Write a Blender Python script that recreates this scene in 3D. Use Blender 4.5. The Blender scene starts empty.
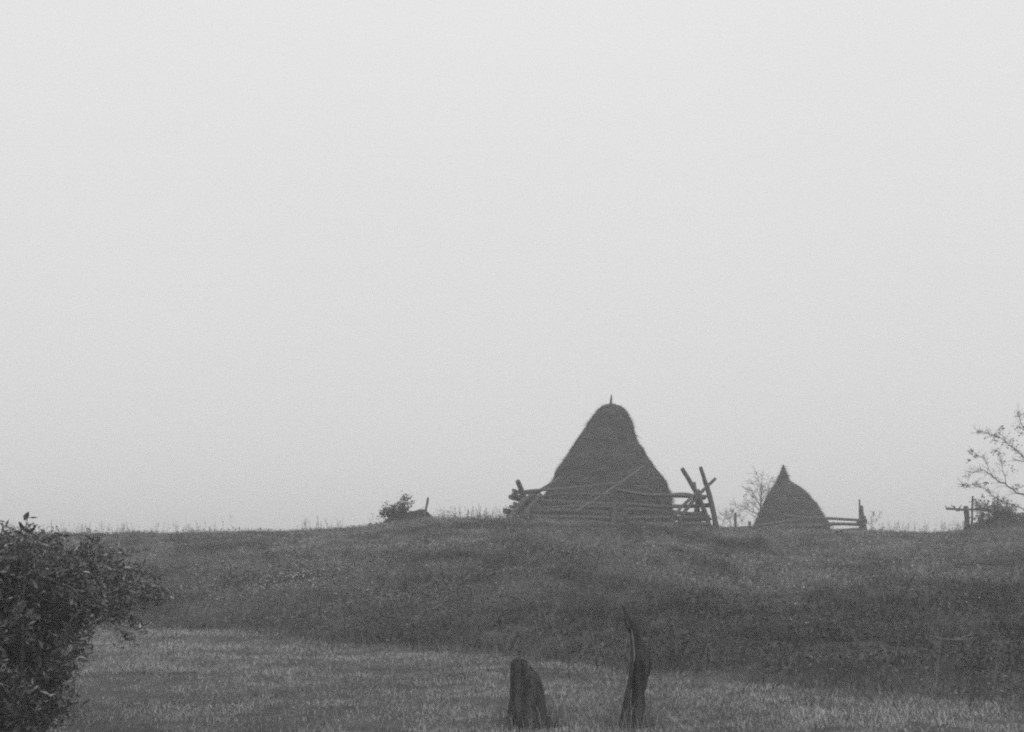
import bpy, math, random
import numpy as np
from mathutils import Vector, Matrix, noise as mnoise

R = math.radians
rnd = random.Random(11)
rng = np.random.default_rng(7)
scene = bpy.context.scene
COL = scene.collection

# ------------------------------------------------------------ camera
EYE = 1.6
F = 1370.0                       # focal length in pixels of the 1024 px frame
PITCH = R(8.06)
cam_d = bpy.data.cameras.new("camera")
cam_d.sensor_width = 36.0
cam_d.lens = F / 1024 * 36.0
cam_d.clip_start = 0.1
cam_d.clip_end = 3000
cam = bpy.data.objects.new("camera", cam_d)
cam.location = (0, 0, EYE)
cam.rotation_euler = (R(90) + PITCH, 0, 0)
COL.objects.link(cam)
scene.camera = cam

# ------------------------------------------------------------ sky and sun (thick overcast)
SUN_EL, SUN_AZ = R(48), R(150)
W = bpy.data.worlds.new("World")
scene.world = W
W.use_nodes = True
nt = W.node_tree
nt.nodes.clear()
out = nt.nodes.new("ShaderNodeOutputWorld")
bg = nt.nodes.new("ShaderNodeBackground")
sky = nt.nodes.new("ShaderNodeTexSky")
sky.sky_type = 'NISHITA'
sky.sun_disc = False
sky.sun_elevation = SUN_EL
sky.sun_rotation = SUN_AZ
sky.dust_density = 6.0
bw = nt.nodes.new("ShaderNodeRGBToBW")
tc = nt.nodes.new("ShaderNodeTexCoord")
sep = nt.nodes.new("ShaderNodeSeparateXYZ")
mr = nt.nodes.new("ShaderNodeMapRange")          # overcast dome: brighter towards the zenith
mr.inputs['From Min'].default_value = 0.0
mr.inputs['From Max'].default_value = 1.0
mr.inputs['To Min'].default_value = 7.1
mr.inputs['To Max'].default_value = 9.6
mix = nt.nodes.new("ShaderNodeMix")
mix.data_type = 'FLOAT'
mix.inputs[0].default_value = 0.92
nz = nt.nodes.new("ShaderNodeTexNoise")
nz.inputs['Scale'].default_value = 1.6
nz.inputs['Detail'].default_value = 3
nmr = nt.nodes.new("ShaderNodeMapRange")
nmr.inputs['To Min'].default_value = 0.95
nmr.inputs['To Max'].default_value = 1.05
mul = nt.nodes.new("ShaderNodeMath"); mul.operation = 'MULTIPLY'
L = nt.links.new
L(sky.outputs[0], bw.inputs[0])
L(tc.outputs['Generated'], sep.inputs[0])
L(tc.outputs['Generated'], nz.inputs['Vector'])
L(nz.outputs['Fac'], nmr.inputs['Value'])
L(sep.outputs['Z'], mr.inputs['Value'])
L(bw.outputs[0], mix.inputs[2])
L(mr.outputs[0], mix.inputs[3])
L(mix.outputs[0], mul.inputs[0])
L(nmr.outputs[0], mul.inputs[1])
L(mul.outputs[0], bg.inputs['Color'])
bg.inputs['Strength'].default_value = 0.105
L(bg.outputs[0], out.inputs['Surface'])

sun_d = bpy.data.lights.new("sun", 'SUN')
sun_d.energy = 0.5
sun_d.angle = R(30)
sun_d.color = (1, 1, 1)
sun = bpy.data.objects.new("sun", sun_d)
sd = Vector((math.sin(SUN_AZ) * math.cos(SUN_EL), math.cos(SUN_AZ) * math.cos(SUN_EL), math.sin(SUN_EL)))
sun.rotation_euler = sd.to_track_quat('Z', 'Y').to_euler()
COL.objects.link(sun)

scene.view_settings.view_transform = 'Standard'
scene.view_settings.look = 'None'
scene.view_settings.gamma = 1.0
scene.view_settings.exposure = 0.0
scene.view_settings.use_curve_mapping = False
scene.cycles.use_denoising = False
scene.cycles.filter_width = 2.1
scene.render.filter_size = 2.1
scene.cycles.max_bounces = 5
scene.cycles.volume_bounces = 1
scene.cycles.diffuse_bounces = 3

# ------------------------------------------------------------ photograph pixel -> ray / point
cp, sp = math.cos(PITCH), math.sin(PITCH)
def ut(px, py):
    """slope x/y and z/y of the line of sight through a pixel"""
    d = F * cp - (366 - py) * sp
    return (px - 512) / d, (F * sp + (366 - py) * cp) / d
def at(px, py, Y):
    u, t = ut(px, py)
    return Vector((u * Y, Y, EYE + t * Y))
def mpp(Y):
    return Y / F

# ------------------------------------------------------------ terrain
_sky = [(-250, 530), (0, 537), (100, 536.5), (200, 536), (300, 534), (350, 531), (385, 526), (430, 522.5),
        (520, 522), (600, 525), (660, 529), (720, 531), (770, 532.5), (870, 534), (930, 536.5), (970, 534.5),
        (1010, 532), (1100, 527), (1300, 520)]
_lip = [(-250, 606), (0, 613), (75, 618), (165, 627), (300, 638), (450, 653), (520, 660), (650, 673), (800, 687),
        (1000, 700), (1300, 715)]
SU = np.array([ut(*p) for p in _sky]); LU = np.array([ut(*p) for p in _lip])
LD = 1.6 / (-LU[:, 1] + 0.015)

def vnoise(x, y, seed=0):
    """value noise, numpy, about -1..1"""
    xi = np.floor(x).astype(np.int64); yi = np.floor(y).astype(np.int64)
    fx = x - xi; fy = y - yi
    fx = fx * fx * (3 - 2 * fx); fy = fy * fy * (3 - 2 * fy)
    def h(a, b):
        n = (a * 374761393 + b * 668265263 + seed * 1442695041) & 0xffffffff
        n = ((n ^ (n >> 13)) * 1274126177) & 0xffffffff
        n = n ^ (n >> 16)
        return (n & 0xffff) / 32767.5 - 1
    return ((h(xi, yi) * (1 - fx) + h(xi + 1, yi) * fx) * (1 - fy)
            + (h(xi, yi + 1) * (1 - fx) + h(xi + 1, yi + 1) * fx) * fy)
def fbm(x, y, seed=0, o=4):
    s = 0; a = 1; n = 0
    for k in range(o):
        s = s + a * vnoise(x * 2 ** k, y * 2 ** k, seed + k); n += a; a *= .55
    return s / n
def sstep(a, b, v):
    t = np.clip((v - a) / (b - a), 0, 1)
    return t * t * (3 - 2 * t)
def lip_dist(x, y):
    u = np.clip(x / np.maximum(y, 8.0), -.55, .55)
    return np.interp(u, LU[:, 0], LD) + 0.45 * fbm(x * .7, y * .7, 91, 3) + .25 * fbm(x * 3, y * 3, 92, 2)
def ground_np(x, y):
    x = np.asarray(x, float); y = np.asarray(y, float)
    u = np.clip(x / np.maximum(y, 8.0), -.55, .55)
    Ld = np.interp(u, LU[:, 0], LD)
    s = np.interp(u, SU[:, 0], SU[:, 1])
    Yc = 50 + 8 * sstep(.1, .2, u)
    rn = -1.6 + .015 * np.clip(y, -60, None)
    rl = -1.6 + .015 * Ld
    rc = s * Yc
    t = np.clip((y - Ld) / (Yc - Ld), 0, 1)
    S = np.sin(t * math.pi / 2) * .75 + t * t * (3 - 2 * t) * .25
    rh = rl + (rc - rl) * S
    dy = np.clip(y - Yc, 0, None)
    fall = np.where(dy < 30, .004 * dy ** 2, 3.6 + .24 * (dy - 30))
    fall = np.where(dy > 110, 3.6 + .24 * 80 + .0 * dy, fall)
    rh = rh - fall
    dip = .05 * np.exp(-((y - Ld - 1.3) / 1.0) ** 2)
    r = np.where(y < Ld, rn, rh) - dip
    far = sstep(6, 14, y)
    r = r + .035 * fbm(x * .5, y * .5, 3, 3) * far + .05 * fbm(x * .17, y * .17, 8, 2) * far * (1 - .5 * sstep(38, 46, y))
    hill = sstep(0, 2.5, y - Ld) * (1 - sstep(60, 66, y))
    r = r + hill * (1 - .6 * sstep(38, 48, y)) * (.10 * fbm(x * .8, y * .8, 12, 3) + .05 * fbm(x * 2.3, y * 2.3, 13, 2))
    return r + EYE
def gz(x, y):
    return float(ground_np(np.array([x]), np.array([y]))[0])
def on_ground(px, Y, py=525):
    u, _ = ut(px, py)
    return Vector((u * Y, Y, gz(u * Y, Y)))

# ------------------------------------------------------------ materials (a black and white photograph: everything grey)
def grey(v):
    return (v, v, v, 1)
def mat_noise(name, lo, hi, scale=(6, 6, 6), detail=6, rough=.9, bump=.0, bscale=30, spec=.2):
    m = bpy.data.materials.new(name); m.use_nodes = True
    n = m.node_tree; b = n.nodes['Principled BSDF']
    b.inputs['Roughness'].default_value = rough
    b.inputs['Specular IOR Level'].default_value = spec
    c = n.nodes.new("ShaderNodeTexCoord"); mp = n.nodes.new("ShaderNodeMapping")
    mp.inputs['Scale'].default_value = scale
    t = n.nodes.new("ShaderNodeTexNoise"); t.inputs['Scale'].default_value = 1; t.inputs['Detail'].default_value = detail
    t.inputs['Roughness'].default_value = .65
    r = n.nodes.new("ShaderNodeValToRGB")
    r.color_ramp.elements[0].position = .3; r.color_ramp.elements[0].color = grey(lo)
    r.color_ramp.elements[1].position = .72; r.color_ramp.elements[1].color = grey(hi)
    k = n.links.new
    k(c.outputs['Object'], mp.inputs['Vector']); k(mp.outputs[0], t.inputs['Vector'])
    k(t.outputs['Fac'], r.inputs[0]); k(r.outputs[0], b.inputs['Base Color'])
    if bump:
        t2 = n.nodes.new("ShaderNodeTexNoise"); t2.inputs['Scale'].default_value = bscale; t2.inputs['Detail'].default_value = 5
        bp = n.nodes.new("ShaderNodeBump"); bp.inputs['Strength'].default_value = bump; bp.inputs['Distance'].default_value = .03
        k(mp.outputs[0], t2.inputs['Vector']); k(t2.outputs['Fac'], bp.inputs['Height']); k(bp.outputs[0], b.inputs['Normal'])
    return m
def mat_attr(name, rough=.8, spec=.25):
    """the albedo of every blade or leaf is its own random value, kept in the attribute 'tint'"""
    m = bpy.data.materials.new(name); m.use_nodes = True
    n = m.node_tree; b = n.nodes['Principled BSDF']
    b.inputs['Roughness'].default_value = rough; b.inputs['Specular IOR Level'].default_value = spec
    a = n.nodes.new("ShaderNodeAttribute"); a.attribute_name = 'tint'
    t = n.nodes.new("ShaderNodeTexNoise"); t.inputs['Scale'].default_value = 9
    r = n.nodes.new("ShaderNodeMapRange"); r.inputs['To Min'].default_value = .7; r.inputs['To Max'].default_value = 1.3
    mu = n.nodes.new("ShaderNodeMath"); mu.operation = 'MULTIPLY'
    c = n.nodes.new("ShaderNodeTexCoord")
    k = n.links.new
    k(c.outputs['Object'], t.inputs['Vector']); k(t.outputs['Fac'], r.inputs['Value'])
    k(a.outputs['Fac'], mu.inputs[0]); k(r.outputs[0], mu.inputs[1]); k(mu.outputs[0], b.inputs['Base Color'])
    return m
M_ground = mat_noise("thatch", .05, .12, (2.2, 2.2, 2.2), 8, 1, .6, 8, .05)
M_grass = mat_attr("grass_blades", .85, .15)
M_leaf = mat_attr("leaves", .5, .35)
M_hay = mat_noise("hay", .02, .12, (3, 3, 9), 8, 1, .9, 5, .05)
M_straw = mat_attr("straw", .95, .05)
M_rail = mat_noise("split_wood", .045, .2, (14, 14, 14), 8, .9, .5, 4, .1)
M_pole = mat_noise("weathered_pole", .09, .22, (7, 7, 7), 8, .9, .4, 5, .1)
M_twig = mat_noise("twig_bark", .03, .09, (9, 9, 9), 4, .95, 0, 5, .05)
M_stump = mat_noise("rotten_stump", .01, .15, (22, 22, 7), 9, .95, 1.0, 4, .08)
M_snag = mat_noise("rotten_snag", .012, .13, (22, 22, 3.5), 9, .95, 1.0, 4, .08)
M_dry = mat_noise("dry_stalk", .12, .24, (9, 9, 9), 4, .9)

# ------------------------------------------------------------ object helpers
def props(o, label=None, cat=None, group=None, kind=None):
    if label: o['label'] = label
    if cat: o['category'] = cat
    if group: o['group'] = group
    if kind: o['kind'] = kind
    return o
def empty(name, loc, label, cat, group=None):
    o = bpy.data.objects.new(name, None); o.empty_display_size = .2
    o.location = loc; COL.objects.link(o)
    return props(o, label, cat, group)
class MB:
    """collects geometry in world space; build() links it as one mesh object"""
    def __init__(s): s.v = []; s.f = []; s.t = []; s.sm = []
    def add(s, v, f, tint=.1):
        b = len(s.v); s.v += [tuple(p) for p in v]; s.f += [tuple(i + b for i in q) for q in f]
        s.t += [tint] * len(v)
    def build(s, name, mat, parent=None, origin=None, smooth=False):
        me = bpy.data.meshes.new(name)
        o0 = Vector(parent.location) if parent is not None and origin is None else Vector(origin or (0, 0, 0))
        me.from_pydata([tuple(Vector(p) - o0) for p in s.v], [], s.f)
        a = me.attributes.new('tint', 'FLOAT', 'POINT'); a.data.foreach_set('value', s.t)
        me.materials.append(mat)
        if smooth: me.polygons.foreach_set('use_smooth', [True] * len(me.polygons))
        me.update()
        o = bpy.data.objects.new(name, me); COL.objects.link(o)
        if parent is not None:
            o.parent = parent
            if origin is not None: o.location = Vector(origin) - Vector(parent.location)
        else:
            o.location = o0
        return o
def tri_mesh(name, V, Fc, tint, mat, n=None):
    """big numpy mesh; Fc is (m,3) triangles"""
    me = bpy.data.meshes.new(name)
    me.vertices.add(len(V)); me.vertices.foreach_set('co', V.astype(np.float32).ravel())
    m = len(Fc); me.loops.add(m * 3); me.loops.foreach_set('vertex_index', Fc.astype(np.int32).ravel())
    me.polygons.add(m); me.polygons.foreach_set('loop_start', np.arange(0, m * 3, 3, dtype=np.int32))
    me.polygons.foreach_set('loop_total', np.full(m, 3, np.int32))
    me.update(calc_edges=True)
    a = me.attributes.new('tint', 'FLOAT', 'POINT'); a.data.foreach_set('value', tint.astype(np.float32))
    me.materials.append(mat)
    o = bpy.data.objects.new(name, me); COL.objects.link(o)
    return o
def frame(d):
    d = d.normalized()
    a = Vector((0, 0, 1)) if abs(d.z) < .9 else Vector((1, 0, 0))
    x = d.cross(a).normalized(); return x, d.cross(x).normalized()
def tube(mb, pts, rad, n=6, jit=.0, tint=.1, cap=True, seed=0):
    rr = random.Random(seed)
    V = []; Fc = []
    prof = [1 + rr.uniform(-jit, jit) for _ in range(n)]
    m = len(pts)
    for i, p in enumerate(pts):
        p = Vector(p)
        d = (Vector(pts[min(i + 1, m - 1)]) - Vector(pts[max(i - 1, 0)]))
        x, y = frame(d)
        for k in range(n):
            a = 2 * math.pi * k / n
            q = rad[i] * prof[k] * (1 + rr.uniform(-jit, jit) * .35)
            V.append(p + x * (math.cos(a) * q) + y * (math.sin(a) * q))
    for i in range(m - 1):
        for k in range(n):
            Fc.append((i * n + k, i * n + (k + 1) % n, (i + 1) * n + (k + 1) % n, (i + 1) * n + k))
    if cap:
        Fc.append(tuple(range(n))[::-1]); Fc.append(tuple((m - 1) * n + k for k in range(n)))
    mb.add(V, Fc, tint)
def log_pts(a, b, k=9, wob=.04, sag=0, seed=0):
    rr = random.Random(seed); a = Vector(a); b = Vector(b)
    x, y = frame(b - a); p1, p2 = rr.uniform(0, 6), rr.uniform(0, 6); P = []
    for i in range(k):
        t = i / (k - 1)
        P.append(a.lerp(b, t) + x * wob * (math.sin(t * 4 + p1) + .4 * math.sin(t * 11 + p2))
                 + y * wob * (math.sin(t * 3.3 + p2) + .4 * math.sin(t * 9 + p1)) + Vector((0, 0, -sag * 4 * t * (1 - t))))
    return P
def make_log(name, parent, a, b, r0, r1=None, mat=None, wob=.03, sag=0, n=6, jit=.28, seed=None):
    seed = rnd.randrange(10 ** 6) if seed is None else seed
    r1 = r0 * .8 if r1 is None else r1
    mb = MB(); P = log_pts(a, b, 10, wob, sag, seed)
    tube(mb, P, [r0 + (r1 - r0) * i / 9 for i in range(10)], n, jit, seed=seed)
    return mb.build(name, mat or M_rail, parent, origin=(Vector(a) + Vector(b)) / 2)

# ------------------------------------------------------------ ground sheet
def sheet():
    def axis(lo, hi, step, far, n):
        core = np.arange(lo, hi + step, step)
        g = np.geomspace(step * 2, far, n)
        return np.concatenate([(lo - g)[::-1], core, hi + g])
    xs = axis(-30, 34, .22, 270, 30); ys = axis(4, 66, .22, 240, 30)
    X, Y = np.meshgrid(xs, ys)
    Z = ground_np(X, Y)
    V = np.stack([X, Y, Z], -1).reshape(-1, 3)
    nx = len(xs); ny = len(ys)
    i = np.arange(ny - 1)[:, None] * nx + np.arange(nx - 1)[None]
    i = i.ravel()
    T = np.concatenate([np.stack([i, i + 1, i + nx + 1], 1), np.stack([i, i + nx + 1, i + nx], 1)])
    o = tri_mesh("ground", V, T, np.full(len(V), .1), M_ground)
    o.data.polygons.foreach_set('use_smooth', [True] * len(o.data.polygons))
    props(o, kind='structure')
    o['label'] = 'rounded grassy hill pasture rising to a bare crest under fog'
    return o
sheet()

# ------------------------------------------------------------ grass and weeds
def scatter(n, y0, y1, umax=.47, power=1.0):
    """uniform over the wedge of ground the camera and a step aside can see"""
    y = np.sqrt(rng.uniform(y0 * y0, y1 * y1, n)); x = rng.uniform(-umax, umax, n) * y
    return x, y
def blades(x, y, h, w, lean, tint, seg2=True, z=None):
    n = len(x); z = ground_np(x, y) if z is None else z
    a = rng.uniform(0, 2 * math.pi, n); b = rng.uniform(0, 2 * math.pi, n)
    wx = np.cos(a) * w / 2; wy = np.sin(a) * w / 2
    lx = np.cos(b) * lean * h; ly = np.sin(b) * lean * h
    base = np.stack([x, y, z - .02], 1)
    W_ = np.stack([wx, wy, wx * 0], 1)
    top = base + np.stack([lx, ly, h * np.sqrt(np.maximum(.1, 1 - lean ** 2))], 1)
    if seg2:
        mid = base + np.stack([lx * .3, ly * .3, h * .6], 1)
        V = np.stack([base - W_, base + W_, mid - W_ * .8, mid + W_ * .8, top], 1).reshape(-1, 3)
        k = (np.arange(n) * 5)[:, None, None]
        T = (k + np.array([[0, 1, 3], [0, 3, 2], [2, 3, 4]])[None]).reshape(-1, 3)
        return V, T, np.repeat(tint, 5)
    V = np.stack([base - W_, base + W_, top], 1).reshape(-1, 3)
    T = (np.arange(n) * 3)[:, None] + np.array([[0, 1, 2]])
    return V, T, np.repeat(tint, 3)
def join(parts):
    V = []; T = []; C = []; b = 0
    for v, t, c in parts:
        V.append(v); T.append(t + b); C.append(c); b += len(v)
    return np.concatenate(V), np.concatenate(T), np.concatenate(C)

# foreground turf on this side of the bank edge
x, y = scatter(1150000, 8.5, 30, .62)
m = (y < lip_dist(x, y) + (rng.exponential(.5, len(x)) - .5)); x, y = x[m], y[m]
keep = rng.random(len(x)) < np.clip(1.3 - y / 40, .4, 1) * np.clip(.75 + .6 * fbm(x * 2.5, y * 2.5, 5), .3, 1)
x, y = x[keep], y[keep]
patch = fbm(x * .9, y * .9, 21) ; fine = fbm(x * 4, y * 4, 22)
h = rng.uniform(.02, .08, len(x)) * (1 + .5 * patch) * (1 + .55 * fine)
mot = fbm(x * 1.6 + 9, y * 1.6, 24, 4)
tint = np.clip(rng.uniform(.14, .45, len(x)) * (1 + .35 * patch + .45 * fine + .6 * np.minimum(mot, .25)), .04, .5)
near = blades(x, y, h, rng.uniform(.003, .006, len(x)) * (.7 + y / 22), rng.uniform(.3, .94, len(x)), tint)
x, y = scatter(4400, 8.5, 28, .62)
m = (y < lip_dist(x, y) + .3); x, y = x[m], y[m]
seedh = blades(x, y, rng.uniform(.08, .26, len(x)), np.full(len(x), .004), rng.uniform(.2, .8, len(x)), rng.uniform(.18, .4, len(x)))
q = 900; cxy = np.array([(ut(p, 725)[0] * 12, 12.0) for p in (515, 524, 533, 541, 549, 620, 634, 645)])[rng.integers(0, 8, q)] + rng.normal(0, .10, (q, 2))
foot = blades(cxy[:, 0], cxy[:, 1], rng.uniform(.08, .3, q), np.full(q, .006), rng.uniform(.1, .7, q), rng.uniform(.08, .3, q))
V, T, C = join([near, seedh, foot])
props(tri_mesh("short_grass", V, T, C, M_grass), 'pale short grass on the near bank at the bottom of the picture', 'grass', kind='stuff')

def hill_tone(x, y):
    """what grows where: dark weeds at the foot of the hill, paler turf near the crest"""
    u = np.clip(x / y, -.55, .55); Ld = lip_dist(x, y)
    t = (y - Ld) / (50 - Ld)
    edge = .25 * fbm(x * .14, y * .14, 44, 3)
    up = sstep(.10, .50, t + edge)
    big = fbm(x * .2 + 5, y * .22, 41, 3); med = fbm(x * .7, y * .7, 42, 4); sm = fbm(x * 2.6, y * 2.2, 43, 3)
    right = sstep(.0, .12, u) * sstep(.0, .06, t) * (1 - sstep(.2, .36, t))
    streak = np.exp(-((t + .12 * edge - .30 - .05 * fbm(x * .3, y * .3, 45, 2)) / .05) ** 2) * sstep(.03, .1, u)
    v = (.062 + .078 * up + .06 * streak) * np.clip(1 + .7 * big + 1.5 * med + 1.3 * sm, .3, 2.6) * (1 - .34 * right)
    return np.clip(v, .02, .34), up
x, y = scatter(1150000, 12, 62, .6)
m = (y > lip_dist(x, y) + .3 - rng.exponential(.8, len(x)) * (1 + 1.3 * fbm(x * 1.1, y * 1.1, 64, 3))); x, y = x[m], y[m]
tone, up = hill_tone(x, y)
keep = rng.random(len(x)) < np.clip(.7 + .5 * fbm(x * 1.8, y * 1.8, 6), .25, 1); x, y, tone, up = x[keep], y[keep], tone[keep], up[keep]
h = rng.uniform(.07, .24, len(x)) * (1.3 - .4 * up) * (1 + .7 * fbm(x * .9, y * .9, 61)) * (1 + .6 * fbm(x * 3, y * 3, 62, 2))
tint = np.clip(tone * rng.uniform(.55, 1.5, len(x)), .02, .4)
V, T, C = blades(x, y, h, rng.uniform(.007, .014, len(x)) * (.6 + y / 50), rng.uniform(.35, .95, len(x)), tint, False)
props(tri_mesh("pasture_grass", V, T, C, M_grass), 'rough darker pasture grass covering the hillside up to the crest', 'grass', kind='stuff')

def leaf_cloud(P, size, tint, flat=.5, aspect=.38):
    """one pointed, slightly folded leaf per point; P (n,3), size (n)"""
    n = len(P)
    d = rng.normal(size=(n, 3)); d[:, 2] *= flat; d /= np.linalg.norm(d, axis=1)[:, None]
    q = rng.normal(size=(n, 3)); s = np.cross(d, q); s /= np.linalg.norm(s, axis=1)[:, None]
    up = np.cross(s, d); sz = size[:, None]
    a = P - d * sz * .5; b = P + d * sz * .5
    l = P - d * sz * .08 + s * sz * aspect / 2 + up * sz * .07; r = P - d * sz * .08 - s * sz * aspect / 2 + up * sz * .07
    V = np.stack([a, l, b, r], 1).reshape(-1, 3)
    T = ((np.arange(n) * 4)[:, None, None] + np.array([[0, 1, 2], [0, 2, 3]])[None]).reshape(-1, 3)
    return V, T, np.repeat(tint, 4)
# low leafy weeds on the dark foot of the hill
x, y = scatter(380000, 13, 52, .6)
d = y - lip_dist(x, y)
dens = (1 - sstep(3, 22, d)) * .8 + .22
dens = dens * np.clip(.55 + 1.3 * fbm(x * .55, y * .8, 71, 4), 0, 1)
m = (d > .5 - rng.exponential(.9, len(x)) * np.clip(.6 + 1.5 * fbm(x * .9, y * .9, 74, 3), 0, 2)) & (rng.random(len(x)) < dens); x, y = x[m], y[m]
tone, up = hill_tone(x, y)
hh = (.12 + .32 * np.clip(.4 + fbm(x * .9, y * .9, 73, 3), 0, 1)) * (1 - .45 * up)
P = np.stack([x, y, ground_np(x, y) + rng.random(len(x)) ** .6 * hh], 1)
w1 = leaf_cloud(P, rng.uniform(.025, .065, len(x)) * (.7 + y / 50), np.clip(tone * rng.uniform(.4, 1.5, len(x)), .02, .3), .6, .5)
# thin upright stems among them
x, y = scatter(19000, 13, 48, .6)
d = y - lip_dist(x, y)
m = (d > 0) & (rng.random(len(x)) < (1 - sstep(4, 20, d)) * .5 + .06); x, y = x[m], y[m]
w2 = blades(x, y, rng.uniform(.15, .5, len(x)), np.full(len(x), .006), rng.uniform(.2, .92, len(x)), rng.uniform(.1, .34, len(x)), False)
V, T, C = join([w1, w2])
props(tri_mesh("hillside_weeds", V, T, C, M_leaf), 'dark leafy weeds and thin stems at the foot of the hill', 'weeds', kind='stuff')

# pale flower heads in loose patches (each given by a centre on the ground)
fl = []
for (px, py, n, sx, sy) in [(295, 588, 420, .8, 1.6), (268, 600, 300, .8, 1.3), (330, 600, 60, .9, 1), (372, 610, 60, .7, .6),
                            (190, 600, 60, .9, 1.0), (512, 600, 40, .8, .8), (478, 592, 26, .6, .5), (808, 638, 24, .5, .4), (958, 622, 14, .4, .3)]:
    u, t = ut(px, py)
    Ys = np.arange(13, 50, .05); k = int(np.argmin(np.abs((ground_np(u * Ys, Ys) - EYE) / Ys - t) + (Ys < 14) * 9)); Y0 = Ys[k]
    fx = rng.normal(u * Y0, sx * .55, n); fy = rng.normal(Y0, sy * .8, n)
    fl.append(np.stack([fx, fy, ground_np(fx, fy) + rng.uniform(.15, .42, n)], 1))
P = np.concatenate(fl)
V, T, C = leaf_cloud(P, rng.uniform(.016, .044, len(P)), rng.uniform(.2, .5, len(P)), .6, .8)
props(tri_mesh("wildflowers", V, T, C, M_leaf), 'pale flower heads in loose patches among the hillside weeds', 'wildflowers', kind='stuff')

# thin dead weeds standing along the crest
cx = []; 
for k in range(900):
    u = rng.uniform(-.42, .42)
    if fbm(np.array([u * 22]), np.array([0.]), 33, 2)[0] + rng.uniform(-.25, .5) < .12: continue
    cx.append((u * 48, rng.uniform(46, 53)))
for (a, b, n) in [(445, 512, 90), (300, 345, 34), (375, 395, 16), (870, 965, 90), (115, 130, 10), (185, 193, 5)]:
    for k in range(n):
        Y = rng.uniform(47, 52) if a < 700 else rng.uniform(53, 59)
        cx.append((ut(rng.uniform(a, b), 525)[0] * Y, Y))
mbw = MB()
for (X, Y) in cx:
    z = gz(X, Y); hgt = rnd.uniform(.22, .55) * (1.25 if rnd.random() < .12 else 1)
    ln = rnd.uniform(-.3, .3) * hgt; p0 = Vector((X, Y, z - .05)); p1 = Vector((X + ln, Y + rnd.uniform(-.1, .1), z + hgt))
    r = rnd.uniform(.003, .006)
    tube(mbw, [p0, p0.lerp(p1, .5) + Vector((ln * .1, 0, 0)), p1], [r, r * .8, r * .4], 3, tint=rnd.uniform(.08, .2), cap=False)
    for q in range(rnd.randint(2, 7)):
        t = rnd.uniform(.45, 1.02); c = p0.lerp(p1, t); l = rnd.uniform(.02, .07); aa = rnd.uniform(0, 6.3)
        e = c + Vector((math.cos(aa) * l, math.sin(aa) * l, l * rnd.uniform(0, 1))); s = Vector((0, 0, .012))
        mbw.add([c - s, c + s, e], [(0, 1, 2)], rnd.uniform(.06, .2))
props(mbw.build("dry_weeds", M_leaf), 'thin dead weeds sticking up along the crest of the hill', 'weeds', kind='stuff')

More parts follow.
